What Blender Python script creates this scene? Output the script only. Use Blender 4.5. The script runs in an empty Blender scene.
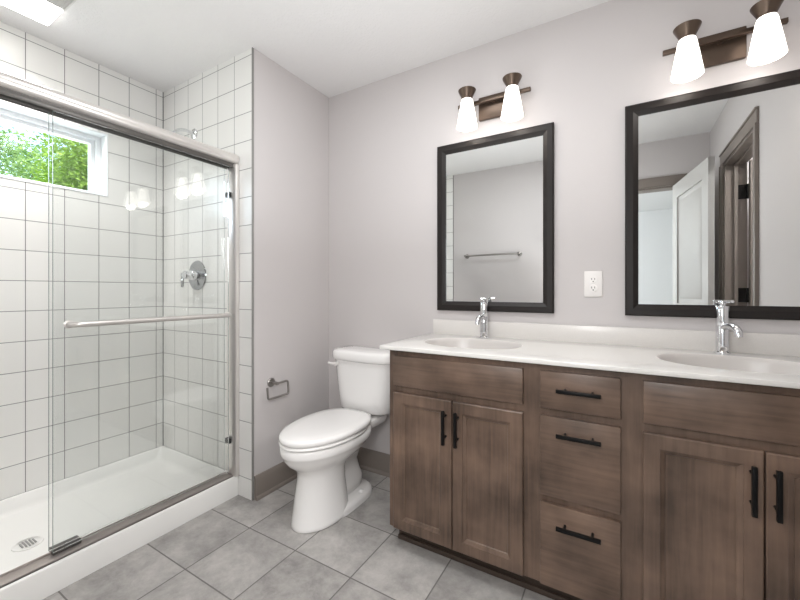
import bpy, bmesh, math, random
from mathutils import Vector, Matrix, noise
R = random.Random(7)
S = bpy.context.scene
PI = math.pi

# ------------------------------------------------------------------ camera
cam_d = bpy.data.cameras.new('camera'); cam = bpy.data.objects.new('camera', cam_d)
S.collection.objects.link(cam); S.camera = cam
cam.location = (0, 0, 1.1293); cam.rotation_euler = (PI/2, 0, 0.5332)
cam_d.sensor_width = 36; cam_d.lens = 371.5/800*36
cam_d.shift_y = -9.1/800; cam_d.clip_start = 0.02; cam_d.clip_end = 200

# ------------------------------------------------------------------ world, sun, lights, exposure
S.view_settings.view_transform = 'Standard'; S.view_settings.look = 'None'
S.view_settings.gamma = 1; S.view_settings.use_curve_mapping = False
S.view_settings.exposure = 0.33
w = bpy.data.worlds.new('sky'); S.world = w; w.use_nodes = True
nt = w.node_tree; nt.nodes.clear()
wo = nt.nodes.new('ShaderNodeOutputWorld'); bg = nt.nodes.new('ShaderNodeBackground')
sk = nt.nodes.new('ShaderNodeTexSky'); sk.sky_type = 'NISHITA'; sk.sun_disc = False
sk.sun_elevation = math.radians(50); sk.sun_rotation = math.radians(100); sk.air_density = 1.2; sk.dust_density = 3
nt.links.new(sk.outputs[0], bg.inputs[0]); nt.links.new(bg.outputs[0], wo.inputs[0])
bg.inputs[1].default_value = 0.62

def light(name, kind, loc, energy, color=(1,1,1), rot=(0,0,0), size=None, size_y=None, radius=None):
    d = bpy.data.lights.new(name, kind); d.energy = energy; d.color = color
    if size:
        d.shape = 'RECTANGLE'; d.size = size; d.size_y = size_y or size
    if radius is not None: d.shadow_soft_size = radius
    o = bpy.data.objects.new(name, d); o.location = loc; o.rotation_euler = rot
    S.collection.objects.link(o); return o
sun = light('sun', 'SUN', (0,0,8), 2.6, (1,.96,.9), (math.radians(42), 0, math.radians(25)))
sun.data.angle = math.radians(1.5)
XR_ = .645
SCONCE_W = .3          # each bulb
# unseen area fill added to brighten the bedroom; no window is modelled there
light('bedroom_fill', 'AREA', (-2.55, -1.9, 1.4), 110, (.95,.98,1), (0, math.radians(-90), 0), 1.5, 2.2)
# upward area fill added to brighten the room by way of the ceiling
light('ceiling_bounce_fill', 'AREA', (-.55, .75, 1.35), 9.5, (.95,.98,1), (PI,0,0), 1.4, .9)
light('ceiling_fill', 'AREA', (-.62, .88, 2.43), 10, (.96,.985,1), (0,0,0), .8, .5)  # unseen fill added below the ceiling, no fixture, for more even brightness
fl = light('camera_fill', 'AREA', (-.40, -.06, 1.35), 11, (1,1,1), (0,0,0), .26, .6)  # soft fill added beside the camera to lift the low front surfaces
fl.location = (-.22, .02, 1.42); fl.rotation_euler = (Vector((-1.25,1.5,.25))-fl.location).to_track_quat('-Z','Y').to_euler()
light('fan_light_glow', 'AREA', (-2.315, .525, 2.418), 6.3, (1,.985,.97), (0,0,0), .15, .30).data.spread = math.radians(115)
light('closet_fill', 'POINT', (XR_ + .8, .9, 2.3), 42, radius=.08)  # unseen point fill added to lighten the closet interior
light('shower_window_fill', 'AREA', (-2.74, .55, 1.86), 2.5, (.92,.97,1), (0, math.radians(-90), 0), .3, .8)  # area fill added at the pane to strengthen the window's daylight

# ------------------------------------------------------------------ helpers
def root_off(o):
    v = Vector((0,0,0))
    while o is not None:
        v += o.location; o = o.parent
    return v
def shade(me, ang=40):
    for p in me.polygons: p.use_smooth = True
    try: me.set_sharp_from_angle(angle=math.radians(ang))
    except Exception: pass
def obj(name, bm, mat, parent=None, smooth=True, ang=40):
    me = bpy.data.meshes.new(name)
    bmesh.ops.recalc_face_normals(bm, faces=bm.faces)
    off = root_off(parent) if parent else None
    if off is None:
        xs_ = [v.co.x for v in bm.verts]; ys_ = [v.co.y for v in bm.verts]; zs_ = [v.co.z for v in bm.verts]
        off = Vector(((min(xs_)+max(xs_))/2, (min(ys_)+max(ys_))/2, min(zs_)))
        loc = off
    else: loc = Vector((0,0,0))
    bmesh.ops.translate(bm, verts=bm.verts, vec=-off)
    bm.to_mesh(me); bm.free()
    if mat:
        for m in (mat if isinstance(mat, (list, tuple)) else [mat]): me.materials.append(m)
    if smooth: shade(me, ang)
    o = bpy.data.objects.new(name, me); S.collection.objects.link(o)
    o.location = loc
    if parent: o.parent = parent
    return o
def tag(o, label=None, cat=None, group=None, kind=None):
    if label: o['label'] = label
    if cat: o['category'] = cat
    if group: o['group'] = group
    if kind: o['kind'] = kind
    return o
def thing(name, label, cat, loc, group=None):
    o = bpy.data.objects.new(name, None); S.collection.objects.link(o)
    o.location = loc; o.empty_display_size = .05
    return tag(o, label, cat, group)
def struct(name, bm, mat, parent=None, **k):
    o = obj(name, bm, mat, parent, **k)
    if not parent: o['kind'] = 'structure'
    return o
def BM(): return bmesh.new()
def merge(bm, b2, M=None):
    if M is not None: bmesh.ops.transform(b2, matrix=M, verts=b2.verts)
    me = bpy.data.meshes.new('tmp'); b2.to_mesh(me); b2.free()
    bm.from_mesh(me); bpy.data.meshes.remove(me)
def box(bm, x0, x1, y0, y1, z0, z1, bev=0, seg=2, M=None):
    b = bmesh.new(); bmesh.ops.create_cube(b, size=1)
    for v in b.verts:
        v.co = Vector(((x0+x1)/2+v.co.x*(x1-x0), (y0+y1)/2+v.co.y*(y1-y0), (z0+z1)/2+v.co.z*(z1-z0)))
    if bev: bmesh.ops.bevel(b, geom=b.edges[:], offset=bev, segments=seg, profile=.5, affect='EDGES')
    merge(bm, b, M); return bm
def cyl(bm, p0, p1, r0, r1=None, seg=32, bev=0, cap=True):
    r1 = r0 if r1 is None else r1
    p0 = Vector(p0); p1 = Vector(p1); d = p1-p0
    b = bmesh.new()
    bmesh.ops.create_cone(b, cap_ends=cap, segments=seg, radius1=r0, radius2=r1, depth=d.length)
    if bev:
        es = [e for e in b.edges if abs(e.verts[0].co.z-e.verts[1].co.z) < 1e-6]
        bmesh.ops.bevel(b, geom=es, offset=bev, segments=2, profile=.5, affect='EDGES')
    M = Matrix.Translation((p0+p1)/2) @ d.to_track_quat('Z','Y').to_matrix().to_4x4()
    merge(bm, b, M); return bm
def lathe(bm, prof, c, axis='Z', seg=40):
    """prof: list of (r, h); closed if r==0 at the ends"""
    b = bmesh.new(); rings = []
    for r, h in prof:
        if r < 1e-6: rings.append([b.verts.new((0,0,h))])
        else: rings.append([b.verts.new((r*math.cos(2*PI*i/seg), r*math.sin(2*PI*i/seg), h)) for i in range(seg)])
    for a, c2 in zip(rings, rings[1:]):
        for i in range(seg):
            j = (i+1) % seg
            if len(a) == 1 and len(c2) == 1: continue
            if len(a) == 1: b.faces.new((a[0], c2[i], c2[j]))
            elif len(c2) == 1: b.faces.new((a[i], a[j], c2[0]))
            else: b.faces.new((a[i], a[j], c2[j], c2[i]))
    q = {'Z': Matrix.Identity(4), '-Y': Matrix.Rotation(PI/2, 4, 'X'), 'X': Matrix.Rotation(PI/2, 4, 'Y'), '-Z': Matrix.Rotation(PI,4,'X'), 'Y': Matrix.Rotation(-PI/2, 4, 'X')}[axis]
    merge(bm, b, Matrix.Translation(c) @ q); return bm
def loft(bm, rings, cap=True, closed=True):
    b = bmesh.new(); rr = [[b.verts.new(p) for p in r] for r in rings]
    for a, c in zip(rr, rr[1:]):
        n = len(a)
        for i in range(n if closed else n-1):
            j = (i+1) % n; b.faces.new((a[i], a[j], c[j], c[i]))
    if cap: b.faces.new(rr[0][::-1]); b.faces.new(rr[-1])
    merge(bm, b); return bm
def tube(bm, pts, r, seg=16, sub=8, smooth=True, cap=True):
    P = [Vector(p) for p in pts]
    if smooth and len(P) > 2:
        Q = []
        for i in range(len(P)-1):
            p0 = P[max(i-1,0)]; p1 = P[i]; p2 = P[i+1]; p3 = P[min(i+2,len(P)-1)]
            for k in range(sub):
                t = k/sub
                Q.append(.5*((2*p1)+(p2-p0)*t+(2*p0-5*p1+4*p2-p3)*t*t+(3*p1-p0-3*p2+p3)*t**3))
        Q.append(P[-1]); P = Q
    rings = []; up = None
    for i, p in enumerate(P):
        t = (P[min(i+1,len(P)-1)]-P[max(i-1,0)]).normalized()
        if up is None: up = t.orthogonal().normalized()
        up = (up - t*up.dot(t)).normalized(); s = t.cross(up)
        rad = r(i/(len(P)-1)) if callable(r) else r
        rings.append([p + up*math.cos(2*PI*k/seg)*rad + s*math.sin(2*PI*k/seg)*rad for k in range(seg)])
    return loft(bm, rings, cap)
def rounded(pts, rad, n=6, closed=False):
    """round the corners of a polyline"""
    P = [Vector(p) for p in pts]; out = []
    N = len(P)
    for i, p in enumerate(P):
        if not closed and i in (0, N-1): out.append(p); continue
        a = P[(i-1)%N]; c = P[(i+1)%N]
        u = (a-p).normalized(); v = (c-p).normalized()
        A = p+u*rad; B = p+v*rad
        for k in range(n+1):
            t = k/n; out.append(A*(1-t)**2 + p*2*t*(1-t) + B*t*t)
    return out

# ------------------------------------------------------------------ materials
def lin(c):
    return tuple(((x/255)/12.92 if x/255 <= .04045 else (((x/255)+.055)/1.055)**2.4) for x in c)
def mat(name, col, rough=.5, metal=0, spec=.5, coat=0, noise_s=0, noise_c=0, bump=0, bump_s=50, trans=0, ior=1.45):
    m = bpy.data.materials.new(name); m.use_nodes = True
    n = m.node_tree; p = n.nodes['Principled BSDF']
    c = lin(col)+(1,)
    p.inputs['Base Color'].default_value = c; p.inputs['Roughness'].default_value = rough
    p.inputs['Metallic'].default_value = metal; p.inputs['Specular IOR Level'].default_value = spec
    p.inputs['Coat Weight'].default_value = coat; p.inputs['Coat Roughness'].default_value = .08
    p.inputs['IOR'].default_value = ior
    tc = n.nodes.new('ShaderNodeNewGeometry')
    if noise_c:
        t = n.nodes.new('ShaderNodeTexNoise'); t.inputs['Scale'].default_value = noise_s; t.inputs['Detail'].default_value = 5
        r = n.nodes.new('ShaderNodeMix'); r.data_type = 'RGBA'
        a = tuple(x*(1-noise_c) for x in c[:3])+(1,); b = tuple(min(1,x*(1+noise_c)) for x in c[:3])+(1,)
        r.inputs['A'].default_value = a; r.inputs['B'].default_value = b
        n.links.new(tc.outputs['Position'], t.inputs['Vector']); n.links.new(t.outputs['Fac'], r.inputs['Factor'])
        n.links.new(r.outputs['Result'], p.inputs['Base Color'])
    if bump:
        t = n.nodes.new('ShaderNodeTexNoise'); t.inputs['Scale'].default_value = bump_s; t.inputs['Detail'].default_value = 3
        b = n.nodes.new('ShaderNodeBump'); b.inputs['Strength'].default_value = bump; b.inputs['Distance'].default_value = .004
        n.links.new(tc.outputs['Position'], t.inputs['Vector']); n.links.new(t.outputs['Fac'], b.inputs['Height'])
        n.links.new(b.outputs['Normal'], p.inputs['Normal'])
    return m
def emit(name, col, st):
    m = bpy.data.materials.new(name); m.use_nodes = True; p = m.node_tree.nodes['Principled BSDF']
    p.inputs['Base Color'].default_value = lin(col)+(1,); p.inputs['Emission Color'].default_value = lin(col)+(1,)
    p.inputs['Emission Strength'].default_value = st; p.inputs['Roughness'].default_value = .3
    return m
def grid_mat(name, tile, grout, axes, offs, steps, width, rough, mott=0, mott_s=3, corner=None, bumpd=.0015, col2=None, vary=.03):
    """square tiles laid on two world axes with grout lines"""
    m = bpy.data.materials.new(name); m.use_nodes = True; n = m.node_tree; L = n.links
    p = n.nodes['Principled BSDF']
    g = n.nodes.new('ShaderNodeNewGeometry'); s = n.nodes.new('ShaderNodeSeparateXYZ'); L.new(g.outputs['Position'], s.inputs[0])
    def M(op, a, b=None, c=None):
        x = n.nodes.new('ShaderNodeMath'); x.operation = op
        for i, v in enumerate((a,b,c)):
            if v is None: continue
            if isinstance(v, (int, float)): x.inputs[i].default_value = v
            else: L.new(v, x.inputs[i])
        return x.outputs[0]
    masks = []; ids = []
    for ax, of, st in zip(axes, offs, steps):
        q = M('DIVIDE', M('SUBTRACT', s.outputs[ax], of), st)
        ids.append(M('FLOOR', q))
        f = M('FRACT', q)
        d = M('MULTIPLY', M('MINIMUM', f, M('SUBTRACT', 1.0, f)), st)     # metres to nearest line
        mr = n.nodes.new('ShaderNodeMapRange'); mr.interpolation_type = 'SMOOTHSTEP'
        L.new(d, mr.inputs[0]); mr.inputs[1].default_value = width*.5; mr.inputs[2].default_value = width*.5+.0012
        mr.inputs[3].default_value = 1; mr.inputs[4].default_value = 0
        masks.append(mr.outputs[0])
    if corner:
        d = M('ABSOLUTE', M('SUBTRACT', s.outputs[corner[0]], corner[1]))
        masks.append(M('LESS_THAN', d, .004))
    mk = masks[0]
    for x in masks[1:]: mk = M('MAXIMUM', mk, x)
    # colour variation of each tile
    cv = n.nodes.new('ShaderNodeCombineXYZ'); L.new(ids[0], cv.inputs[0]); L.new(ids[1], cv.inputs[1])
    wn = n.nodes.new('ShaderNodeTexWhiteNoise'); L.new(cv.outputs[0], wn.inputs[0])
    va = M('MULTIPLY_ADD', wn.outputs[0], vary*2, 1-vary)
    base = n.nodes.new('ShaderNodeRGB'); base.outputs[0].default_value = lin(tile)+(1,); out = base.outputs[0]
    if mott:
        # shift the clouds from tile to tile
        ad = n.nodes.new('ShaderNodeVectorMath'); ad.operation = 'MULTIPLY_ADD'
        L.new(wn.outputs['Color'], ad.inputs[0]); ad.inputs[1].default_value = (7,7,7); L.new(g.outputs['Position'], ad.inputs[2])
        t1 = n.nodes.new('ShaderNodeTexNoise'); t1.inputs['Scale'].default_value = mott_s; t1.inputs['Detail'].default_value = 9; t1.inputs['Roughness'].default_value = .74; t1.inputs['Distortion'].default_value = .15
        L.new(ad.outputs[0], t1.inputs['Vector'])
        cr = n.nodes.new('ShaderNodeMapRange'); L.new(t1.outputs[0], cr.inputs[0]); cr.inputs[1].default_value = .32; cr.inputs[2].default_value = .68
        mx = n.nodes.new('ShaderNodeMix'); mx.data_type = 'RGBA'; L.new(cr.outputs[0], mx.inputs['Factor'])
        mx.inputs['A'].default_value = lin(tile)+(1,); mx.inputs['B'].default_value = lin(col2)+(1,); out = mx.outputs['Result']
    vm = n.nodes.new('ShaderNodeVectorMath'); vm.operation = 'SCALE'; L.new(out, vm.inputs[0]); L.new(va, vm.inputs['Scale'])
    fm = n.nodes.new('ShaderNodeMix'); fm.data_type = 'RGBA'; L.new(mk, fm.inputs['Factor']); L.new(vm.outputs[0], fm.inputs['A'])
    fm.inputs['B'].default_value = lin(grout)+(1,); L.new(fm.outputs['Result'], p.inputs['Base Color'])
    L.new(M('MULTIPLY_ADD', mk, .8-rough, rough), p.inputs['Roughness'])
    b = n.nodes.new('ShaderNodeBump'); b.inputs['Distance'].default_value = bumpd; b.inputs['Strength'].default_value = .6
    L.new(M('SUBTRACT', 1.0, mk), b.inputs['Height']); L.new(b.outputs[0], p.inputs['Normal'])
    return m
def wood_mat(name, c1, c2, vertical=True):
    m = bpy.data.materials.new(name); m.use_nodes = True; n = m.node_tree; L = n.links; p = n.nodes['Principled BSDF']
    g = n.nodes.new('ShaderNodeNewGeometry')
    mp = n.nodes.new('ShaderNodeMapping'); L.new(g.outputs['Position'], mp.inputs[0])
    mp.inputs['Scale'].default_value = (26, 26, 1.3) if vertical else (1.3, 26, 26)
    t = n.nodes.new('ShaderNodeTexNoise'); t.inputs['Scale'].default_value = 3; t.inputs['Detail'].default_value = 6; t.inputs['Distortion'].default_value = .5
    L.new(mp.outputs[0], t.inputs[0])
    t2 = n.nodes.new('ShaderNodeTexNoise'); t2.inputs['Scale'].default_value = 5; t2.inputs['Detail'].default_value = 4
    L.new(g.outputs['Position'], t2.inputs[0])
    a = n.nodes.new('ShaderNodeMath'); a.operation = 'MULTIPLY_ADD'; L.new(t.outputs[0], a.inputs[0]); a.inputs[1].default_value = .28
    b = n.nodes.new('ShaderNodeMath'); b.operation = 'MULTIPLY'; L.new(t2.outputs[0], b.inputs[0]); b.inputs[1].default_value = .72; L.new(b.outputs[0], a.inputs[2])
    mr = n.nodes.new('ShaderNodeMapRange'); L.new(a.outputs[0], mr.inputs[0]); mr.inputs[1].default_value = .34; mr.inputs[2].default_value = .66
    mx = n.nodes.new('ShaderNodeMix'); mx.data_type = 'RGBA'; L.new(mr.outputs[0], mx.inputs['Factor'])
    mx.inputs['A'].default_value = lin(c1)+(1,); mx.inputs['B'].default_value = lin(c2)+(1,)
    L.new(mx.outputs['Result'], p.inputs['Base Color']); p.inputs['Roughness'].default_value = .38
    bp = n.nodes.new('ShaderNodeBump'); bp.inputs['Strength'].default_value = .08; bp.inputs['Distance'].default_value = .002
    L.new(t.outputs[0], bp.inputs['Height']); L.new(bp.outputs[0], p.inputs['Normal'])
    return m
def glass_mat(name, tint=(1,1,1), refl=1.0):
    """thin pane: clear transmission plus a fresnel reflection"""
    m = bpy.data.materials.new(name); m.use_nodes = True; n = m.node_tree; L = n.links; n.nodes.clear()
    o = n.nodes.new('ShaderNodeOutputMaterial'); tr = n.nodes.new('ShaderNodeBsdfTransparent'); gl = n.nodes.new('ShaderNodeBsdfGlossy')
    gl.inputs['Roughness'].default_value = 0; tr.inputs[0].default_value = tint+(1,)
    fr = n.nodes.new('ShaderNodeFresnel'); fr.inputs[0].default_value = 1.5
    k = n.nodes.new('ShaderNodeMath'); k.operation = 'MULTIPLY'; k.inputs[1].default_value = refl; L.new(fr.outputs[0], k.inputs[0])
    mx = n.nodes.new('ShaderNodeMixShader'); L.new(k.outputs[0], mx.inputs[0]); L.new(tr.outputs[0], mx.inputs[1]); L.new(gl.outputs[0], mx.inputs[2])
    L.new(mx.outputs[0], o.inputs[0]); return m

M = {}
M['paint'] = mat('wall_paint', (199,194,193), .75, bump=.08, bump_s=160)
M['bedpaint'] = mat('bedroom_paint', (218,220,221), .7)
M['ceil'] = mat('ceiling_texture_paint', (222,220,219), .85, bump=.6, bump_s=85)
M['trim'] = mat('taupe_trim_paint', (130,121,114), .4)
M['doorp'] = mat('door_paint', (176,174,171), .4)
M['tile_w'] = grid_mat('window_wall_tile', (231,230,227), (122,122,121), (1,2), (1.274,2.4055), (.1543,.1531), .0022, .2, corner=(1,1.318), vary=.012)
M['tile_v'] = grid_mat('valve_wall_tile', (231,230,227), (122,122,121), (0,2), (-1.853,2.4055), (.1508,.1531), .0022, .2, corner=(0,-2.5925), vary=.012)
M['reveal'] = grid_mat('window_reveal_tile', (231,230,227), (122,122,121), (1,2), (1.274,2.4055), (.1543,.1531), .0022, .12, vary=.012)
M['floor'] = grid_mat('grey_stone_floor_tile', (132,129,126), (112,109,106), (0,1), (-1.516,.855), (.3022,.305), .004, .38, mott=1, mott_s=5.5, col2=(190,186,182), vary=.05)
M['porc'] = mat('white_porcelain', (242,240,238), .08, coat=.4)
M['pan'] = mat('white_acrylic', (232,231,228), .25)
M['counter'] = mat('white_cultured_marble', (222,219,215), .18, noise_s=260, noise_c=.035)
M['splash'] = mat('white_speckled_marble', (214,210,206), .25, noise_s=240, noise_c=.06)
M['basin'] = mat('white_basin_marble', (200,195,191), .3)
M['wood'] = wood_mat('grey_brown_stained_wood', (70,56,47), (126,103,88))
M['woodh'] = wood_mat('grey_brown_stained_wood_horizontal', (70,56,47), (126,103,88), False)
M['toe'] = mat('toe_kick_wood', (72,60,52), .5)
M['black'] = mat('matte_black_metal', (24,23,23), .38, metal=.6)
M['bronze'] = mat('brushed_bronze_metal', (98,84,74), .34, metal=.85)
M['frame'] = mat('dark_bronze_frame', (30,25,23), .42, spec=.35)
M['chrome'] = mat('polished_chrome', (225,226,228), .06, metal=1)
M['chrome_d'] = mat('smoky_chrome', (176,178,180), .12, metal=1)
M['nickel'] = mat('satin_nickel', (226,222,218), .3, metal=.7)
M['nickel_k'] = mat('dark_satin_nickel', (150,146,142), .3, metal=.85)
M['nickel_d'] = mat('satin_nickel_track', (166,158,153), .38, metal=.5)
M['guide'] = mat('dark_guide_metal', (92,89,86), .35, metal=.5)
M['dslot'] = mat('drain_grate', (150,149,147), .4, metal=.4)
M['rubber'] = mat('dark_rubber', (45,45,45), .6)
M['mirror'] = mat('mirror_silver', (236,238,237), 0.0, metal=1)
M['glass'] = glass_mat('clear_shower_glass', (.992,.998,.996), .9)
M['glassedge'] = mat('green_glass_edge', (128,140,135), .2)
M['pane'] = glass_mat('window_pane', (.99,.995,.99), .2)
M['vinyl'] = mat('white_vinyl', (236,238,240), .35)
M['plastic'] = mat('white_plastic', (232,228,225), .35)
M['slot'] = mat('outlet_slot', (60,56,54), .6)
M['shade'] = emit('lit_frosted_glass', (255,249,242), 1.5)
M['bulb'] = emit('lit_bulb', (255,250,240), 3)
M['lens'] = emit('lit_lens', (255,253,248), 4)
M['grille'] = mat('grille_plastic', (205,203,200), .5)
M['ground'] = mat('lawn', (96,120,60), .9, noise_s=2, noise_c=.3)
M['bark'] = mat('bark', (96,82,68), .9, bump=.6, bump_s=30)
M['carpet'] = mat('carpet', (170,162,152), .95, noise_s=120, noise_c=.1)
M['edge'] = mat('metal_tile_edge', (140,138,135), .4)
M['siding'] = mat('house_siding', (205,203,198), .7)

def leaf_mat(name, c1, c2):
    m = mat(name, c1, .55); n = m.node_tree; L = n.links; p = n.nodes['Principled BSDF']
    g = n.nodes.new('ShaderNodeNewGeometry'); mx = n.nodes.new('ShaderNodeMix'); mx.data_type = 'RGBA'
    L.new(g.outputs['Random Per Island'], mx.inputs['Factor'])
    mx.inputs['A'].default_value = lin(c1)+(1,); mx.inputs['B'].default_value = lin(c2)+(1,)
    L.new(mx.outputs['Result'], p.inputs['Base Color'])
    tl = n.nodes.new('ShaderNodeBsdfTranslucent'); L.new(mx.outputs['Result'], tl.inputs[0])
    ms = n.nodes.new('ShaderNodeMixShader'); ms.inputs[0].default_value = .4
    L.new(p.outputs[0], ms.inputs[1]); L.new(tl.outputs[0], ms.inputs[2]); L.new(ms.outputs[0], n.nodes['Material Output'].inputs[0])
    return m
M['leaf'] = leaf_mat('bright_green_leaves', (104,142,46), (160,194,84))
M['leaf_b'] = leaf_mat('pale_green_leaves', (104,140,80), (164,194,126))

# ------------------------------------------------------------------ dimensions
H = 2.44; D = 1.9271; XS = -1.6985; YV = 1.3178; XW = -2.5925; YF = -.10; XR = .645
WY0, WY1, WZ0, WZ1 = .07, 1.010, 1.682, 2.050      # shower window opening

# ------------------------------------------------------------------ the room
b = BM(); box(b, XS-.2, XR+1.6, YF-.12, D+.12, -.1, 0); box(b, XW-.15, XS-.2, YF-.12, D+.12, -.1, 0)
struct('floor', b, M['floor'], smooth=False)
b = BM(); box(b, XW-.15, XR+1.6, YF-.12, D+.12, H, H+.1); struct('ceiling', b, M['ceil'], smooth=False)
b = BM(); box(b, XS, XR+.12, D, D+.12, 0, H); struct('wall_back', b, M['paint'], smooth=False)
b = BM()
box(b, XW-.15, XW, YF-.12, WY0, 0, H); box(b, XW-.15, XW, WY1, YV+.01, 0, H)
box(b, XW-.15, XW, WY0, WY1, 0, WZ0); box(b, XW-.15, XW, WY0, WY1, WZ1, H)
struct('wall_left', b, M['tile_w'], smooth=False)
b = BM(); box(b, XW-.15, XS-.0015, YV+.010, D+.12, 0, H); struct('wall_nook', b, M['paint'], smooth=False)
b = BM(); box(b, XS-.0015, XS, YV+.0105, D, 0, H); 
o = struct('wall_nook_face', b, M['paint'], smooth=False); o.name = 'wall_nook_side'
b = BM(); box(b, XW, XS-.006, YV, YV+.010, 0, H); struct('wall_shower_end', b, M['tile_v'], smooth=False)
b = BM(); box(b, XS-.006, XS, YV-.002, YV+.010, 0, H, .0008); struct('trim_1', b, M['edge'])
# front wall with the doorway the camera stands in
DX0, DX1, DZ = -.30, .43, 2.035
b = BM(); box(b, -1.62, DX0, YF-.12, YF, 0, H); box(b, DX1, XR+.12, YF-.12, YF, 0, H); box(b, DX0, DX1, YF-.12, YF, DZ, H)
struct('wall_front', b, M['paint'], smooth=False)
b = BM(); box(b, XW, -1.624, YF-.12, YF+.006, 0, H); struct('wall_shower_front', b, M['tile_v'], smooth=False)
b = BM(); box(b, -1.624, -1.618, YF-.01, YF+.007, 0, H, .0008); struct('trim_2', b, M['edge'])
# right wall with the closet doorway
CY0, CY1 = .375, 1.085
b = BM(); box(b, XR, XR+.12, YF, CY0, 0, H); box(b, XR, XR+.12, CY1, D, 0, H); box(b, XR, XR+.12, CY0, CY1, DZ, H)
struct('wall_right', b, M['paint'], smooth=False)
# closet shell
b = BM(); box(b, XR+1.5, XR+1.6, YF, D, 0, H); box(b, XR+.12, XR+1.5, D, D+.12, 0, H); box(b, XR+.12, XR+1.5, YF-.12, YF, 0, H)
struct('wall_closet', b, M['paint'], smooth=False)
# bedroom shell behind the camera
b = BM(); box(b, -2.6, 2.6, -3.62, -3.5, 0, H); box(b, -2.72, -2.6, -3.6, YF-.12, 0, H); box(b, 2.6, 2.72, -3.6, YF-.12, 0, H)
struct('wall_bedroom', b, M['bedpaint'], smooth=False)
b = BM(); box(b, -2.72, 2.72, -3.62, YF-.12, -.1, 0); o = struct('floor_bedroom', b, M['carpet'], smooth=False)
b = BM(); box(b, -2.72, 2.72, -3.62, YF-.12, H, H+.1); o = struct('ceiling_bedroom', b, M['bedpaint'], smooth=False)

def skirting(bm, p0, p1, nrm, h=.128):
    """board with a stepped top and a shoe moulding along p0-p1; nrm = inward normal"""
    p0 = Vector(p0+(0,)); p1 = Vector(p1+(0,)); nv = Vector(nrm+(0,))
    prof = [(0,0),(.024,0),(.024,.008),(.020,.016),(.0145,.020),(.0145,h-.022),(.012,h-.016),(.009,h-.004),(.006,h),(0,h)]
    loft(bm, [[p+nv*a+Vector((0,0,z)) for a, z in prof] for p in (p0, p1)])
b = BM(); skirting(b, (XS,YV+.0105), (XS,D), (1,0)); struct('baseboard_left', b, M['trim'])
b = BM(); skirting(b, (XS,D), (-.89,D), (0,-1)); struct('baseboard_back', b, M['trim'])
b = BM(); skirting(b, (-1.618,YF), (DX0-.07,YF), (0,1)); skirting(b, (DX1+.07,YF), (XR,YF), (0,1)); struct('baseboard_front', b, M['trim'])
b = BM(); skirting(b, (XR,YF), (XR,CY0-.065), (-1,0)); struct('baseboard_right', b, M['trim'])

# casings and jambs
def casing_front(bm, y, s):
    for x0, x1 in ((DX0-.065, DX0), (DX1, DX1+.065)): box(bm, x0, x1, min(y,y+s*.017), max(y,y+s*.017), 0, DZ+.0, .004)
    box(bm, DX0-.065, DX1+.065, min(y,y+s*.017), max(y,y+s*.017), DZ, DZ+.085, .004)
b = BM(); casing_front(b, YF, 1); casing_front(b, YF-.12, -1)
box(b, DX0, DX0+.015, YF-.12, YF, 0, DZ); box(b, DX1-.015, DX1, YF-.12, YF, 0, DZ); box(b, DX0, DX1, YF-.12, YF, DZ-.015, DZ)
struct('trim_3', b, M['trim'])
b = BM()
for y0, y1 in ((CY0-.065, CY0), (CY1, CY1+.065)):
    box(b, XR-.012, XR, y0, y1, 0, DZ, .003); yy = y0 if y0 < CY0 else y1-.014
    box(b, XR-.019, XR-.010, yy, yy+.014, 0, DZ, .003)
box(b, XR-.012, XR, CY0-.065, CY1+.065, DZ, DZ+.085, .003); box(b, XR-.019, XR-.010, CY0-.065, CY1+.065, DZ+.071, DZ+.085, .003)
box(b, XR, XR+.12, CY0, CY0+.015, 0, DZ); box(b, XR, XR+.12, CY1-.015, CY1, 0, DZ); box(b, XR, XR+.12, CY0, CY1, DZ-.015, DZ)
box(b, XR+.05, XR+.07, CY0+.015, CY0+.027, 0, DZ); box(b, XR+.05, XR+.07, CY0+.015, CY1-.015, DZ-.027, DZ-.015)
struct('trim_4', b, M['trim'])

def door_leaf(name, W, hinge, ang, m, panels=((.10,.42),(.55,.90))):
    """two-panel door leaf, hinge edge at the origin, swinging about Z; panels are real recesses"""
    Hh = 2.015; t = .035; st = .11
    bm = BM()
    zs = [0, .20, .86, 1.02, Hh-.12, Hh]
    box(bm, 0, st, 0, t, 0, Hh); box(bm, W-st, W, 0, t, 0, Hh)
    box(bm, st, W-st, 0, t, 0, .20); box(bm, st, W-st, 0, t, .86, 1.02); box(bm, st, W-st, 0, t, Hh-.12, Hh)
    for z0, z1 in ((.20,.86),(1.02,Hh-.12)):
        box(bm, st, W-st, .012, t-.012, z0, z1)
        for s in (0, 1):
            y0 = .0135 if s == 0 else t-.0135; y1 = .005 if s == 0 else t-.005
            x0, x1 = st+.035, W-st-.035
            a = [(x0,y0,z0+.035),(x1,y0,z0+.035),(x1,y0,z1-.035),(x0,y0,z1-.035)]
            c = [(x0+.02,y1,z0+.055),(x1-.02,y1,z0+.055),(x1-.02,y1,z1-.055),(x0+.02,y1,z1-.055)]
            loft(bm, [a, c])
    Mt = Matrix.Translation(hinge) @ Matrix.Rotation(ang, 4, 'Z')
    bmesh.ops.transform(bm, matrix=Mt, verts=bm.verts)
    o = struct(name, bm, m, ang=25)
    return o, Mt
def lever(parent, Mt, W):
    bm = BM()
    for s, y in ((-1, 0), (1, .035)):
        cyl(bm, (W-.06, y, .95), (W-.06, y+s*.008, .95), .03, bev=.002)
        cyl(bm, (W-.06, y, .95), (W-.06, y+s*.05, .95), .010)
        box(bm, W-.17, W-.05, y+s*.05-.006, y+s*.05+.006, .94, .96, .004)
    bmesh.ops.transform(bm, matrix=Mt, verts=bm.verts); obj('door_handle', bm, M['black'], parent)
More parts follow.
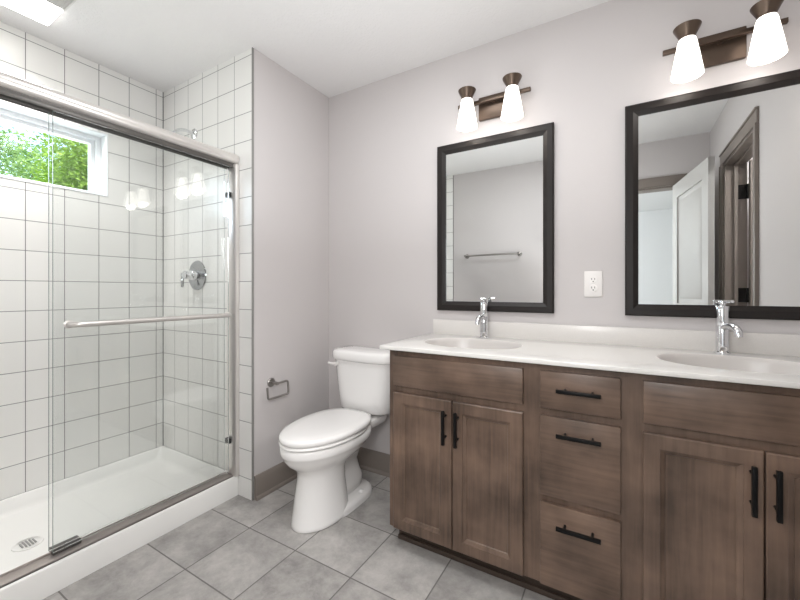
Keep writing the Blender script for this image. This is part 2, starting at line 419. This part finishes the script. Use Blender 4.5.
def hinges(parent, Mt, zs):
    for z in zs:
        bm = BM(); cyl(bm, (-.004, -.006, z-.05), (-.004, -.006, z+.05), .008)
        box(bm, -.003, .036, -.0018, .001, z-.048, z+.048); box(bm, -.002, .0, 0, .034, z-.048, z+.048)
        bmesh.ops.transform(bm, matrix=Mt, verts=bm.verts); obj('hinge', bm, M['black'], parent)
d1, Mt = door_leaf('door_1', .755, (DX1-.002, YF+.002, .01), math.radians(81), M['doorp']); lever(d1, Mt, .755)
d2, Mt = door_leaf('door_2', .67, (XR+.125, CY0+.030, .01), math.radians(-2.5), M['trim']); lever(d2, Mt, .67)
for z in (.25, 1.10, 1.82):
    bm = BM(); cyl(bm, (XR+.122, CY0+.022, z-.05), (XR+.122, CY0+.022, z+.05), .009)
    box(bm, XR+.070, XR+.118, CY0+.0145, CY0+.0185, z-.05, z+.05)
    obj('hinge', bm, M['black'], d2)

# shower window: vinyl frame set back in the opening, pane in a sash
b = BM()
xo0, xo1 = XW-.15, XW-.075
fw = .030
box(b, xo0, xo1, WY0, WY0+fw, WZ0, WZ1, .003); box(b, xo0, xo1, WY1-fw, WY1, WZ0, WZ1, .003)
box(b, xo0, xo1, WY0+fw, WY1-fw, WZ0, WZ0+.022, .003); box(b, xo0, xo1, WY0+fw, WY1-fw, WZ1-fw, WZ1, .003)
win = struct('window_1', b, M['vinyl'])
b = BM(); sw = .020; y0, y1, z0, z1 = WY0+fw, WY1-fw, WZ0+.022, WZ1-fw
box(b, xo0+.015, xo1-.018, y0, y0+sw, z0, z1, .003); box(b, xo0+.015, xo1-.018, y1-sw, y1, z0, z1, .003)
box(b, xo0+.015, xo1-.018, y0+sw, y1-sw, z0, z0+.014, .003); box(b, xo0+.015, xo1-.018, y0+sw, y1-sw, z1-sw, z1, .003)
obj('window_sash', b, M['vinyl'], win)
b = BM(); box(b, xo0+.034, xo0+.037, y0+sw, y1-sw, z0+.012, z1-sw); obj('pane', b, M['pane'], win, smooth=False)
b = BM()   # white return lining the opening
t = .006
box(b, xo1, XW+.003, WY0, WY0+t, WZ0, WZ1, .001); box(b, xo1, XW+.003, WY1-t, WY1, WZ0, WZ1, .001)
box(b, xo1, XW+.003, WY0+t, WY1-t, WZ0, WZ0+t, .001); box(b, xo1, XW+.003, WY0+t, WY1-t, WZ1-t, WZ1, .001)
obj('window_return', b, M['vinyl'], win)

# ------------------------------------------------------------------ outside
b = BM(); box(b, -60, XW-.4, -40, 40, -.35, -.25); struct('ground', b, M['ground'], smooth=False)
def tree(cx, cy, base, hgt, rx, rz, n, size, leaf, label, seed):
    rr = random.Random(seed)
    t = thing('leafy_tree', label, 'tree', (cx, cy, base), 'trees beyond the shower window')
    bm = BM(); cz = base+hgt-rz
    pts = [(cx, cy, base), (cx+.05, cy+.03, base+hgt*.3), (cx-.04, cy, base+hgt*.6), (cx, cy, base+hgt*.9)]
    tube(bm, pts, lambda q: .14*(1-q*.8), seg=12)
    for k in range(9):
        a = rr.random()*2*PI; z = base+hgt*(.3+.06*k)
        tube(bm, [(cx, cy, z), (cx+math.cos(a)*rx*.35, cy+math.sin(a)*rx*.35, z+.3), (cx+math.cos(a)*rx*.7, cy+math.sin(a)*rx*.7, z+.75)], lambda q: .05*(1-q*.8), seg=8, sub=4)
    obj('trunk', bm, M['bark'], t)
    # leaf clusters on branch ends
    cl = []
    while len(cl) < 90:
        v = Vector((rr.uniform(-1,1), rr.uniform(-1,1), rr.uniform(-1,1)))
        if .45 < v.length < 1:
            cl.append(Vector((cx+v.x*rx, cy+v.y*rx, cz+v.z*rz)))
    vs = []; fs = []
    for i in range(n):
        c = rr.choice(cl); s = rx*.22
        p = c+Vector((rr.gauss(0,s), rr.gauss(0,s), rr.gauss(0,s*.7)))
        u = Vector((rr.uniform(-1,1), rr.uniform(-1,1), rr.uniform(-.5,.5))).normalized()
        q = u.orthogonal().normalized(); q.rotate(Matrix.Rotation(rr.random()*PI, 3, u)); L = size*rr.uniform(.6,1.3)
        k = len(vs); f = u.cross(q)*L*.08
        vs += [p-u*L, p-q*L*.42+f, p+u*L, p+q*L*.42+f]; fs.append((k, k+1, k+2, k+3))
    me = bpy.data.meshes.new('foliage'); L0 = Vector((cx,cy,base))
    me.from_pydata([v-L0 for v in vs], [], fs); me.materials.append(leaf)
    o = bpy.data.objects.new('foliage', me); S.collection.objects.link(o); o.parent = t
tree(-10.0, 3.85, -.25, 5.15, 1.05, 1.5, 26000, .05, M['leaf'], 'bright green bushy tree filling the right half of the shower window', 1)
tree(-13.8, 2.9, -.25, 5.4, 1.35, 1.6, 15000, .055, M['leaf_b'], 'pale green airy tree at the left of the shower window', 2)
tree(-17.8, 5.3, -.25, 6.6, 1.3, 1.7, 9000, .06, M['leaf_b'], 'pale distant tree half hidden behind the bright green bushy one', 3)

# ------------------------------------------------------------------ shower
CX = -1.8166; CH = .1103
pan = thing('shower_pan', 'white acrylic shower pan with raised curb on the grey tile floor', 'shower pan', ((CX+XW)/2, (YF+YV)/2, 0))
x0, x1, y0, y1 = XW+.002, CX, YF+.008, YV-.002
def rect(x0,x1,y0,y1,z,r,n=5):
    P = []
    for (cx,cy,a0) in ((x1-r,y1-r,0),(x0+r,y1-r,PI/2),(x0+r,y0+r,PI),(x1-r,y0+r,1.5*PI)):
        for k in range(n+1):
            a = a0+PI/2*k/n; P.append((cx+r*math.cos(a), cy+r*math.sin(a), z))
    return P
b = BM()
rings = [rect(x0,x1,y0,y1,0,.003), rect(x0,x1,y0,y1,CH-.008,.003), rect(x0,x1-.002,y0,y1,CH-.002,.003), rect(x0,x1-.006,y0,y1,CH,.003),
         rect(x0+.010,x1-.086,y0+.010,y1-.010,CH,.02), rect(x0+.014,x1-.092,y0+.014,y1-.014,CH-.004,.025),
         rect(x0+.03,x1-.118,y0+.032,y1-.032,.06,.04), rect(x0+.04,x1-.13,y0+.042,y1-.042,.046,.05), rect(x0+.06,x1-.15,y0+.06,y1-.06,.042,.06),
         rect(-2.25,-2.15,.51,.61,.036,.049)]
loft(b, rings, cap=False)
bb = bmesh.new(); bb.faces.new([bb.verts.new(p) for p in rings[-1]]); merge(b, bb)
bmesh.ops.remove_doubles(b, verts=b.verts, dist=1e-5)
obj('pan', b, M['pan'], pan, ang=50)
b = BM(); lathe(b, [(0,0),(.050,0),(.050,.003),(.044,.004),(.042,.0035)], (-2.2,.565,.0365))
dr = obj('drain', b, M['pan'], pan)
b = BM()
for k in range(-2,3):
    hw = math.sqrt(max(0,.030**2-(k*.0105)**2)); box(b, -2.2-hw, -2.2+hw, .565+k*.0105-.0030, .565+k*.0105+.0030, .0385, .0412, .001)
obj('drain_slots', b, M['dslot'], dr)

# sliding door assembly
enc = thing('sliding_door_frame', 'satin nickel frame of the sliding shower door on the white curb', 'shower door frame', (-1.85, (YF+YV)/2, CH))
b = BM(); cyl(b, (-1.832, YF+.012, 1.856), (-1.832, YV-.004, 1.856), .0275, seg=40, bev=.002)
obj('header_rail', b, M['nickel'], enc)
b = BM(); box(b, -1.880, -1.824, YF+.012, YV-.003, 1.818, 1.838, .002)
box(b, -1.828, -1.824, YF+.012, YV-.003, 1.806, 1.820, .001); box(b, -1.862, -1.858, YF+.012, YV-.003, 1.806, 1.820, .001); box(b, -1.884, -1.880, YF+.012, YV-.003, 1.806, 1.838, .001)
obj('header_track', b, M['guide'], enc)
for ya, yb in ((YV-.026, YV-.0015), (YF+.0075, YF+.032)):
    b = BM(); box(b, -1.884, -1.806, ya, yb, CH+.001, 1.826, .003); obj('side_jamb', b, M['nickel'], enc)
b = BM(); box(b, -1.888, -1.824, YF+.034, YV-.028, CH+.0005, CH+.006, .001)
box(b, -1.888, -1.884, YF+.034, YV-.028, CH+.0005, CH+.014, .001); box(b, -1.828, -1.824, YF+.034, YV-.028, CH+.0005, CH+.010, .001)
obj('bottom_track', b, M['nickel_d'], enc)
b = BM(); box(b, -1.906, -1.862, .548, .636, CH+.0065, CH+.024, .002); obj('panel_guide', b, M['guide'], enc)
for z in (1.66, .303):
    b = BM(); box(b, -1.880, -1.840, YV-.040, YV-.0265, z-.013, z+.013, .002); obj('bumper', b, M['rubber'], enc)

def panel(x, y0, y1, label):
    t = thing('sliding_glass_panel', label, 'shower door', (x, (y0+y1)/2, CH+.028), 'sliding glass panels of the shower')
    b = BM(); box(b, x-.003, x+.003, y0, y1, CH+.028, 1.811); obj('pane', b, M['glass'], t, smooth=False)
    for y in (y0-.0008, y1+.0002):
        b = BM(); box(b, x-.0031, x+.0031, y, y+.0006, CH+.028, 1.811); obj('polished_edge', b, M['glassedge'], t, smooth=False)
    return t
p1 = panel(-1.845, .543, 1.275, 'outer clear glass sliding panel carrying the long nickel towel bar')
p2 = panel(-1.871, .539, 1.268, 'inner clear glass sliding panel behind the one with the towel bar')
hy0, hy1, hz = .588, 1.262, 1.000
b = BM()
tube(b, rounded([(-1.842,hy0,hz),(-1.795,hy0,hz),(-1.795,hy1,hz),(-1.842,hy1,hz)], .034, 10), .0112, seg=20, smooth=False)
for y in (hy0, hy1): cyl(b, (-1.842,y,hz), (-1.834,y,hz), .016, bev=.002)
obj('towel_bar', b, M['nickel'], p1)

# shower valve trim and arm
VX, VZ = -2.203, 1.223
v = thing('shower_valve', 'round chrome shower valve plate with a lever handle on white tile', 'shower valve', (VX, YV, VZ))
b = BM(); lathe(b, [(0,0),(.088,0),(.090,.003),(.088,.006),(.070,.009),(.045,.011),(.040,.012),(0,.012)], (VX, YV-.0005, VZ), '-Y', 56); obj('valve_plate', b, M['chrome_d'], v)
b = BM(); lathe(b, [(0,0),(.030,0),(.030,.03),(.027,.034),(.024,.036),(.024,.068),(.0225,.071),(0,.071)], (VX, YV-.012, VZ), '-Y', 40)
obj('valve_hub', b, M['chrome'], v)
b = BM(); cyl(b, (VX+.036, YV-.066, VZ), (VX-.052, YV-.066, VZ), .0085, bev=.002); cyl(b, (VX-.05, YV-.066, VZ+.012), (VX-.05, YV-.066, VZ-.072), .0085, bev=.002)
obj('valve_lever', b, M['chrome'], v)
ar = thing('shower_pipe', 'bent chrome shower pipe on the tile wall above the header rail', 'shower pipe', (-2.24, YV, 2.09))
b = BM(); lathe(b, [(0,0),(.032,0),(.031,.004),(.022,.010),(.011,.012),(0,.012)], (-2.238, YV-.0005, 2.088), '-Y', 40); obj('flange', b, M['chrome'], ar)
b = BM(); tube(b, [(-2.238, YV-.002, 2.088), (-2.238, YV-.05, 2.092), (-2.238, YV-.10, 2.075), (-2.238, YV-.135, 2.035)], .0095); obj('arm_pipe', b, M['chrome'], ar)

# ceiling fan light
f = thing('fan_light', 'white ceiling exhaust fan with a lit square lens beside its grille', 'ceiling light', (-2.24, .525, H))
b = BM(); box(b, -2.415, -2.03, .35, .695, H-.006, H-.0005, .002); obj('housing', b, M['plastic'], f)
b = BM(); box(b, -2.405, -2.222, .36, .690, H-.018, H-.0005, .005, 3); obj('lens', b, M['lens'], f)
b = BM()
for k in range(14): box(b, -2.205+k*.0125, -2.205+k*.0125+.006, .365, .688, H-.016, H-.0055, .001)
box(b, -2.212, -2.036, .360, .366, H-.016, H-.0055); box(b, -2.212, -2.036, .688, .694, H-.016, H-.0055)
obj('grille', b, M['grille'], f)

# ------------------------------------------------------------------ toilet
TX = -1.300
toi = thing('toilet', 'white two-piece toilet with closed lid between the tiled shower and the vanity', 'toilet', (TX, 1.55, 0))
def egg(yf, yb, hw, z, n=48, pw=2.0, sq=2.0, mid=.56, tp=0):
    """outline pointed to the front (-y), squarer to the back"""
    P = []; ym = yf+(yb-yf)*mid
    for i in range(n):
        a = 2*PI*i/n; c, s = math.cos(a), math.sin(a)
        e = pw if s < 0 else sq
        x = hw*math.copysign(abs(c)**(2/e), c)
        y = ym + (ym-yf if s < 0 else yb-ym)*math.copysign(abs(s)**(2/e), s)
        if s > 0: x *= 1-tp*((y-ym)/(yb-ym))**2
        P.append((TX+x, y, z))
    return P
b = BM()
loft(b, [egg(1.250,1.56,.112,0,sq=2.6), egg(1.246,1.562,.118,.006,sq=2.6), egg(1.250,1.56,.116,.02,sq=2.6), egg(1.262,1.55,.108,.10,sq=2.6), egg(1.275,1.54,.101,.18,sq=2.6), egg(1.283,1.54,.098,.235,sq=2.6),
         egg(1.276,1.56,.102,.262,sq=2.5), egg(1.250,1.62,.122,.287,sq=2.4), egg(1.222,1.66,.147,.31,sq=2.4), egg(1.204,1.69,.166,.335,sq=2.4), egg(1.198,1.70,.172,.352,sq=2.4),
         egg(1.192,1.715,.178,.358,sq=2.5), egg(1.190,1.72,.180,.366,sq=2.5), egg(1.190,1.72,.180,.393,sq=2.5), egg(1.194,1.716,.176,.3975,sq=2.5), egg(1.24,1.67,.13,.398,sq=2.5), egg(1.245,1.665,.125,.403,sq=2.5)])
# trapway behind the pedestal
loft(b, [egg(1.44,1.735,.052,.0,sq=2.6,mid=.5), egg(1.44,1.732,.054,.05,sq=2.6,mid=.5), egg(1.43,1.725,.072,.075,sq=2.6,mid=.5), egg(1.43,1.715,.076,.11,sq=2.6,mid=.5), egg(1.43,1.70,.064,.15,sq=2.6,mid=.5), egg(1.44,1.69,.050,.20,sq=2.6,mid=.5), egg(1.44,1.72,.056,.25,sq=2.6,mid=.5), egg(1.44,1.76,.080,.30,sq=2.6,mid=.5), egg(1.45,1.81,.10,.345,sq=2.6,mid=.5), egg(1.46,1.83,.11,.36,sq=2.6,mid=.5)])
# foot flange
loft(b, [egg(1.38,1.765,.124,0,pw=3.4,sq=3,mid=.5), egg(1.38,1.765,.124,.018,pw=3.4,sq=3,mid=.5), egg(1.386,1.759,.119,.032,pw=3.4,sq=3,mid=.5), egg(1.40,1.745,.105,.042,pw=3.2,sq=3,mid=.5)])
# deck under the tank
def srect(hw, y0, y1, z, r=.03, n=5): return rect(TX-hw, TX+hw, y0, y1, z, r, n)
loft(b, [srect(.10,1.58,1.84,.352), srect(.118,1.58,1.862,.366), srect(.122,1.58,1.865,.392), srect(.118,1.60,1.86,.404), srect(.09,1.62,1.83,.405)])
obj('bowl', b, M['porc'], toi, ang=55)
b = BM(); lathe(b, [(.014,0),(.014,.010),(.010,.016),(0,.018)], (TX+.092,1.63,.036)); obj('bolt_cap', b, M['porc'], toi)
b = BM()
loft(b, [egg(1.23,1.640,.140,.4032,sq=2.5), egg(1.192,1.680,.178,.4034,sq=2.5), egg(1.187,1.684,.182,.407,sq=2.5), egg(1.187,1.684,.182,.413,sq=2.5), egg(1.191,1.680,.178,.4165,sq=2.5), egg(1.24,1.64,.13,.4168,sq=2.5), egg(1.245,1.635,.125,.4212,sq=2.5)])
obj('seat', b, M['porc'], toi, ang=50)
b = BM()
loft(b, [egg(1.23,1.69,.140,.4213,sq=3.4,tp=.2), egg(1.190,1.709,.179,.4215,sq=3.4,tp=.2), egg(1.186,1.713,.183,.425,sq=3.6,tp=.22), egg(1.186,1.713,.183,.438,sq=3.6,tp=.22), egg(1.190,1.710,.179,.445,sq=3.6,tp=.22), egg(1.205,1.70,.165,.4495,sq=3.4,tp=.2), egg(1.26,1.66,.12,.4525,sq=2.8), egg(1.36,1.58,.05,.4535)])
obj('lid', b, M['porc'], toi, ang=50)
b = BM()
def tank_ring(hw, yfr, ybk, z, bow, n=12):
    """rounded tank section bowed to the front"""
    P = []
    for k in range(n+1):                      # front edge left to right with bow
        t = -1+2*k/n; P.append((TX+hw*t*.985, yfr-bow*(1-t*t)+ .03*abs(t)**10, z))
    P += [(TX+hw, yfr+.05, z), (TX+hw, ybk-.012, z), (TX+hw-.012, ybk, z), (TX-hw+.012, ybk, z), (TX-hw, ybk-.012, z), (TX-hw, yfr+.05, z)]
    return P
loft(b, [tank_ring(.150,1.775,1.890,.418,.010), tank_ring(.166,1.752,1.902,.424,.014), tank_ring(.172,1.745,1.905,.436,.016), tank_ring(.180,1.742,1.908,.50,.016), tank_ring(.196,1.738,1.910,.62,.016), tank_ring(.207,1.735,1.912,.718,.016)])
obj('tank', b, M['porc'], toi, ang=50)
b = BM()
loft(b, [tank_ring(.206,1.732,1.914,.7185,.018), tank_ring(.215,1.722,1.918,.723,.018), tank_ring(.217,1.719,1.919,.733,.018), tank_ring(.217,1.719,1.919,.762,.018), tank_ring(.212,1.724,1.916,.773,.018), tank_ring(.194,1.742,1.900,.779,.016), tank_ring(.12,1.79,1.86,.782,.01)])
obj('tank_lid', b, M['porc'], toi, ang=50)
b = BM(); cyl(b, (TX-.160,1.745,.693), (TX-.160,1.708,.693), .012, bev=.002)
tube(b, [(TX-.150,1.708,.694), (TX-.178,1.705,.695), (TX-.205,1.704,.699)], lambda q: .0085-.002*q, seg=14); obj('flush_lever', b, M['plastic'], toi)
for s in (-1, 1):
    b = BM(); box(b, TX+s*.075-.022, TX+s*.075+.022, 1.690, 1.722, .4055, .437, .006); obj('seat_hinge', b, M['porc'], toi)

# toilet paper holder
tp = thing('toilet_paper_holder', 'empty satin nickel toilet paper holder on the wall beside the toilet', 'toilet paper holder', (XS, 1.445, .612))
b = BM(); lathe(b, [(0,0),(.025,0),(.025,.006),(.022,.009),(0,.009)], (XS,1.440,.612), 'X', 36); cyl(b, (XS+.005,1.440,.612), (XS+.058,1.440,.612), .009, bev=.001); obj('mount', b, M['nickel_k'], tp)
b = BM(); X5 = XS+.052
tube(b, rounded([(X5,1.432,.612),(X5,1.515,.614),(X5,1.522,.538),(X5,1.378,.536),(X5,1.372,.602)], .013, 6), .006, seg=14, smooth=False); obj('roll_bar', b, M['nickel_k'], tp)

# ------------------------------------------------------------------ vanity cabinet
YC = 1.3637+.020        # face of doors and drawers
FF = YC+.019            # face frame
van = thing('vanity_cabinet', 'grey-brown stained wood double vanity cabinet with black bar pulls', 'cabinet', (-.12, 1.66, 0))
VX0, VX1 = -.881, XR-.003
b = BM(); box(b, VX0, VX1, FF, FF+.019, .087, .868, .001, 1); box(b, VX0, VX0+.016, FF+.0195, D-.018, .087, .868)
box(b, VX1-.016, VX1, FF+.0195, D-.018, .087, .868); box(b, VX0, VX1, D-.0175, D-.002, .087, .868); box(b, VX0+.0165, VX1-.0165, FF+.0195, D-.018, .087, .103); obj('body', b, M['wood'], van)
b = BM(); box(b, VX0+.012, VX1, FF+.062, D-.004, .0005, .0865); box(b, VX0+.012, VX1, FF+.050, FF+.0615, .0005, .022, .004); obj('toe_kick', b, M['toe'], van)
def raised(bm, x0, x1, z0, z1, rail, y=YC, t=.0185):
    """shaker door: frame, sloped inner bead, recessed panel"""
    e = .003
    rings = []
    def rr(i, yy): return [(x0+i, yy, z0+i), (x1-i, yy, z0+i), (x1-i, yy, z1-i), (x0+i, yy, z1-i)]
    loft(bm, [rr(0,y+t), rr(0,y+e), rr(e,y), rr(rail,y), rr(rail+.001,y+.003), rr(rail+.013,y+.0085), rr(rail+.015,y+.012)])
def pull(parent, x, z, vert, L=.135, mz=.042):
    bm = BM(); y = YC-.032; r = .0058
    if vert:
        box(bm, x-r, x+r, y-r, y+r, z-L/2, z+L/2, .0012)
        for s in (-1,1): cyl(bm, (x,y,z+s*mz), (x,YC+.0005,z+s*mz), .0045, seg=14)
    else:
        box(bm, x-L/2, x+L/2, y-r, y+r, z-r, z+r, .0012)
        for s in (-1,1): cyl(bm, (x+s*mz,y,z), (x+s*mz,YC+.0005,z), .0045, seg=14)
    obj('handle', bm, M['black'], parent)
def door_(x0, x1, z0, z1, hx):
    b = BM(); raised(b, x0, x1, z0, z1, .043); o = obj('door', b, M['wood'], van, ang=12); pull(o, hx, .586, True)
def slab(name, x0, x1, z0, z1):
    b = BM(); box(b, x0, x1, YC, YC+.0185, z0, z1, .0028, 2); return obj(name, b, M['woodh'], van)
DZ0, DZ1 = .094, .687
door_(-.852, -.5785, DZ0, DZ1, -.602); door_(-.5745, -.301, DZ0, DZ1, -.550)
door_(.064, .3425, DZ0, DZ1, .315); door_(.3465, .622, DZ0, DZ1, .364)
slab('false_drawer_front', -.852, -.301, .717, .848); slab('false_drawer_front', .064, .622, .717, .848)
for z0, z1, hz_ in ((.717,.848,.789), (.410,.690,.637), (.094,.384,.324)):
    o = slab('drawer', -.242, .004, z0, z1); pull(o, -.118, hz_, False)

# countertop with two integral basins
def ell(cx, cy, a, b_, z, n=64, p=2.2):
    out = []
    for i in range(n):
        t = 2*PI*i/n; c, s = math.cos(t), math.sin(t)
        out.append((cx+a*math.copysign(abs(c)**(2/p), c), cy+b_*math.copysign(abs(s)**(2/p), s), z))
    return out
ct = thing('vanity_countertop', 'white vanity countertop with backsplash and two oval sinks on the brown cabinet', 'countertop', (-.13, 1.64, .869))
TZ = .8895; T0 = TZ-.0165
S1 = (-.585, 1.640); S2 = (.340, 1.640); SA, SB = .225, .165
bm = BM(); box(bm, -.9106, XR-.002, 1.3637, D-.001, T0, TZ, .003, 2)
me = bpy.data.meshes.new('countertop_slab'); bm.to_mesh(me); bm.free()
slab_o = bpy.data.objects.new('slab', me); S.collection.objects.link(slab_o)
bm = BM()
for c in (S1, S2): loft(bm, [ell(c[0],c[1],SA,SB,T0-.05), ell(c[0],c[1],SA,SB,TZ+.05)])
bmesh.ops.recalc_face_normals(bm, faces=bm.faces)
cme = bpy.data.meshes.new('cutter'); bm.to_mesh(cme); bm.free(); cut = bpy.data.objects.new('cutter', cme); S.collection.objects.link(cut)
md = slab_o.modifiers.new('b', 'BOOLEAN'); md.operation = 'DIFFERENCE'; md.object = cut; md.solver = 'EXACT'
dg = bpy.context.evaluated_depsgraph_get(); me2 = bpy.data.meshes.new_from_object(slab_o.evaluated_get(dg))
bpy.data.objects.remove(slab_o); bpy.data.objects.remove(cut)
bm = BM(); bm.from_mesh(me2); obj('slab', bm, M['counter'], ct, ang=30)
for c in (S1, S2):
    b = BM(); rings = []
    for k, (s, dz) in enumerate([(1,0),(.985,-.0006),(.965,-.003),(.945,-.009),(.93,-.018),(.90,-.045),(.84,-.08),(.72,-.108),(.5,-.122),(.25,-.127),(.085,-.130)]):
        rings.append(ell(c[0], c[1]+(1-s)*.02, SA*s, SB*s, TZ+dz, p=2.2))
    loft(b, rings, cap=False)
    bs = obj('sink_basin', b, M['basin'], ct, ang=60)
    b = BM(); lathe(b, [(0,.004),(.018,.004),(.021,.002),(.0215,0)], (c[0], c[1]+.018, TZ-.130)); obj('drain', b, M['chrome'], bs)
b = BM(); box(b, -.9080, XR-.002, D-.020, D-.001, TZ-.001, .9685, .002); obj('backsplash', b, M['splash'], ct)

# faucets
def faucet(x, label, tx=0.0):
    y = 1.868; q = lambda dy, dz: (x+tx*dy, y-dy, TZ+dz)
    t = thing('sink_faucet', label, 'faucet', (x, y, TZ), 'single-hole chrome faucets')
    b = BM(); lathe(b, [(0,0),(.0265,0),(.0265,.004),(.0225,.007),(.0205,.009),(.0205,.105),(.0200,.107),(.0205,.109),(.0205,.178),(.019,.181),(0,.181)], (x,y,TZ+.0003)); obj('body', b, M['chrome'], t)
    b = BM(); zz = TZ+.093
    tube(b, [q(.012,.100), q(.045,.108), q(.078,.106), q(.098,.092), q(.102,.074)], .012, seg=20); obj('spout', b, M['chrome'], t)
    b = BM(); cyl(b, (x,y,TZ+.181), (x,y,TZ+.202), .011, bev=.001); tube(b, [q(-.011,.199), q(.02,.199), q(.066,.200)], .0055, seg=14); obj('lever', b, M['chrome'], t)
faucet(-.6, 'polished chrome faucet at the left sink below the small mirror'); faucet(.343, 'polished chrome faucet at the right sink, in front of the large mirror', .26)

# ------------------------------------------------------------------ mirrors
def mirror(x0, x1, z0, z1, label):
    t = thing('framed_mirror', label, 'mirror', ((x0+x1)/2, D, z0), 'dark framed mirrors above the vanity')
    b = BM(); w_ = .050
    prof = [(0,0), (0,-.018), (.006,-.022), (.030,-.020), (w_-.008,-.013), (w_,-.010), (w_,-.004)]
    def rr(i, dy): return [(x0+i, D-.001+dy, z0+i), (x1-i, D-.001+dy, z0+i), (x1-i, D-.001+dy, z1-i), (x0+i, D-.001+dy, z1-i)]
    loft(b, [rr(i, dy) for i, dy in prof], cap=False); obj('frame', b, M['frame'], t, ang=20)
    b = BM(); box(b, x0+w_-.004, x1-w_+.004, D-.0085, D-.001, z0+w_-.004, z1-w_+.004); obj('mirror_glass', b, M['mirror'], t, smooth=False)
mirror(-.8836, -.2705, 1.0218, 1.939, 'dark bronze framed mirror over the left sink reflecting a towel bar')
mirror(.0218, .6349, 1.0218, 1.939, 'dark bronze framed mirror over the right sink reflecting an open door')

# sconces
def sconce(cx, label):
    t = thing('vanity_light', label, 'wall light', (cx, D, 2.07), 'two-shade vanity lights')
    b = BM(); box(b, cx-.083, cx+.080, D-.022, D-.001, 2.030, 2.150, .003); obj('backplate', b, M['bronze'], t)
    b = BM(); box(b, cx-.187, cx+.187, D-.052, D-.036, 2.105, 2.123, .0015); cyl(b, (cx,D-.038,2.114), (cx,D-.021,2.114), .012); obj('crossbar', b, M['bronze'], t)
    for s in (-1, 1):
        x = cx+s*.114; y = D-.110
        b = BM(); tube(b, [(x,D-.05,2.112), (x,D-.075,2.112), (x,y,2.120)], .006, seg=12)
        lathe(b, [(0,.0),(.025,.0),(.0245,.010),(.027,.018),(.044,.052),(.045,.056),(.042,.057),(.034,.048),(0,.046)], (x,y,2.101))
        h = obj('lamp_holder', b, M['bronze'], t)
        b = BM(); lathe(b, [(.0275,2.109),(.0310,2.098),(.0405,2.045),(.0530,1.970),(.0515,1.968),(.0390,2.045),(.0290,2.097),(.0255,2.105)], (x,y,0)); obj('lamp_shade', b, M['shade'], t)
        b = BM(); lathe(b, [(0,2.09),(.012,2.085),(.014,2.07),(.024,2.045),(.028,2.025),(.024,2.005),(.014,1.992),(0,1.989)], (x,y,0)); obj('bulb', b, M['bulb'], h)
        l = light('bulb_light', 'POINT', (x,y,1.960), SCONCE_W, (1,.96,.92), radius=.03)
sconce(-.559, 'bronze bar light with two glowing frosted shades above the left mirror')
sconce(.342, 'bronze bar light with two glowing frosted shades above the right mirror')

# outlet
ox, oz = -.103, 1.161
o_ = thing('wall_outlet', 'white duplex outlet between the two mirrors', 'outlet', (ox, D, oz))
b = BM(); box(b, ox-.037, ox+.037, D-.006, D-.0005, oz-.059, oz+.059, .002); obj('cover_plate', b, M['plastic'], o_)
for s in (-1, 1):
    b = BM(); lathe(b, [(0,.0085),(.0155,.0085),(.0165,.007),(.0165,.005)], (ox,D,oz+s*.0195), '-Y', 28); rc = obj('receptacle', b, M['plastic'], o_)
    b = BM(); zc = oz+s*.0195
    box(b, ox-.0075, ox-.0050, D-.0092, D-.0080, zc-.001, zc+.008); box(b, ox+.0050, ox+.0075, D-.0092, D-.0080, zc-.001, zc+.008); cyl(b, (ox,D-.0092,zc-.008), (ox,D-.0080,zc-.008), .0028, seg=12)
    obj('slots', b, M['slot'], rc)

# towel bar on the front wall, seen in the left mirror
tb = thing('towel_bar', 'satin nickel towel bar on the wall behind the camera, seen in the left mirror', 'towel bar', (-1.17, YF, 1.51))
b = BM(); cyl(b, (-1.455,YF+.06,1.512), (-.885,YF+.06,1.512), .009, seg=20, bev=.001); obj('bar', b, M['nickel_k'], tb)
for x in (-1.455, -.885):
    b = BM(); lathe(b, [(0,0),(.025,0),(.025,.006),(.012,.010),(.011,.05),(.014,.053),(.014,.068),(.011,.071),(0,.071)], (x,YF+.0005,1.512), 'Y', 30); obj('bracket', b, M['nickel_k'], tb)
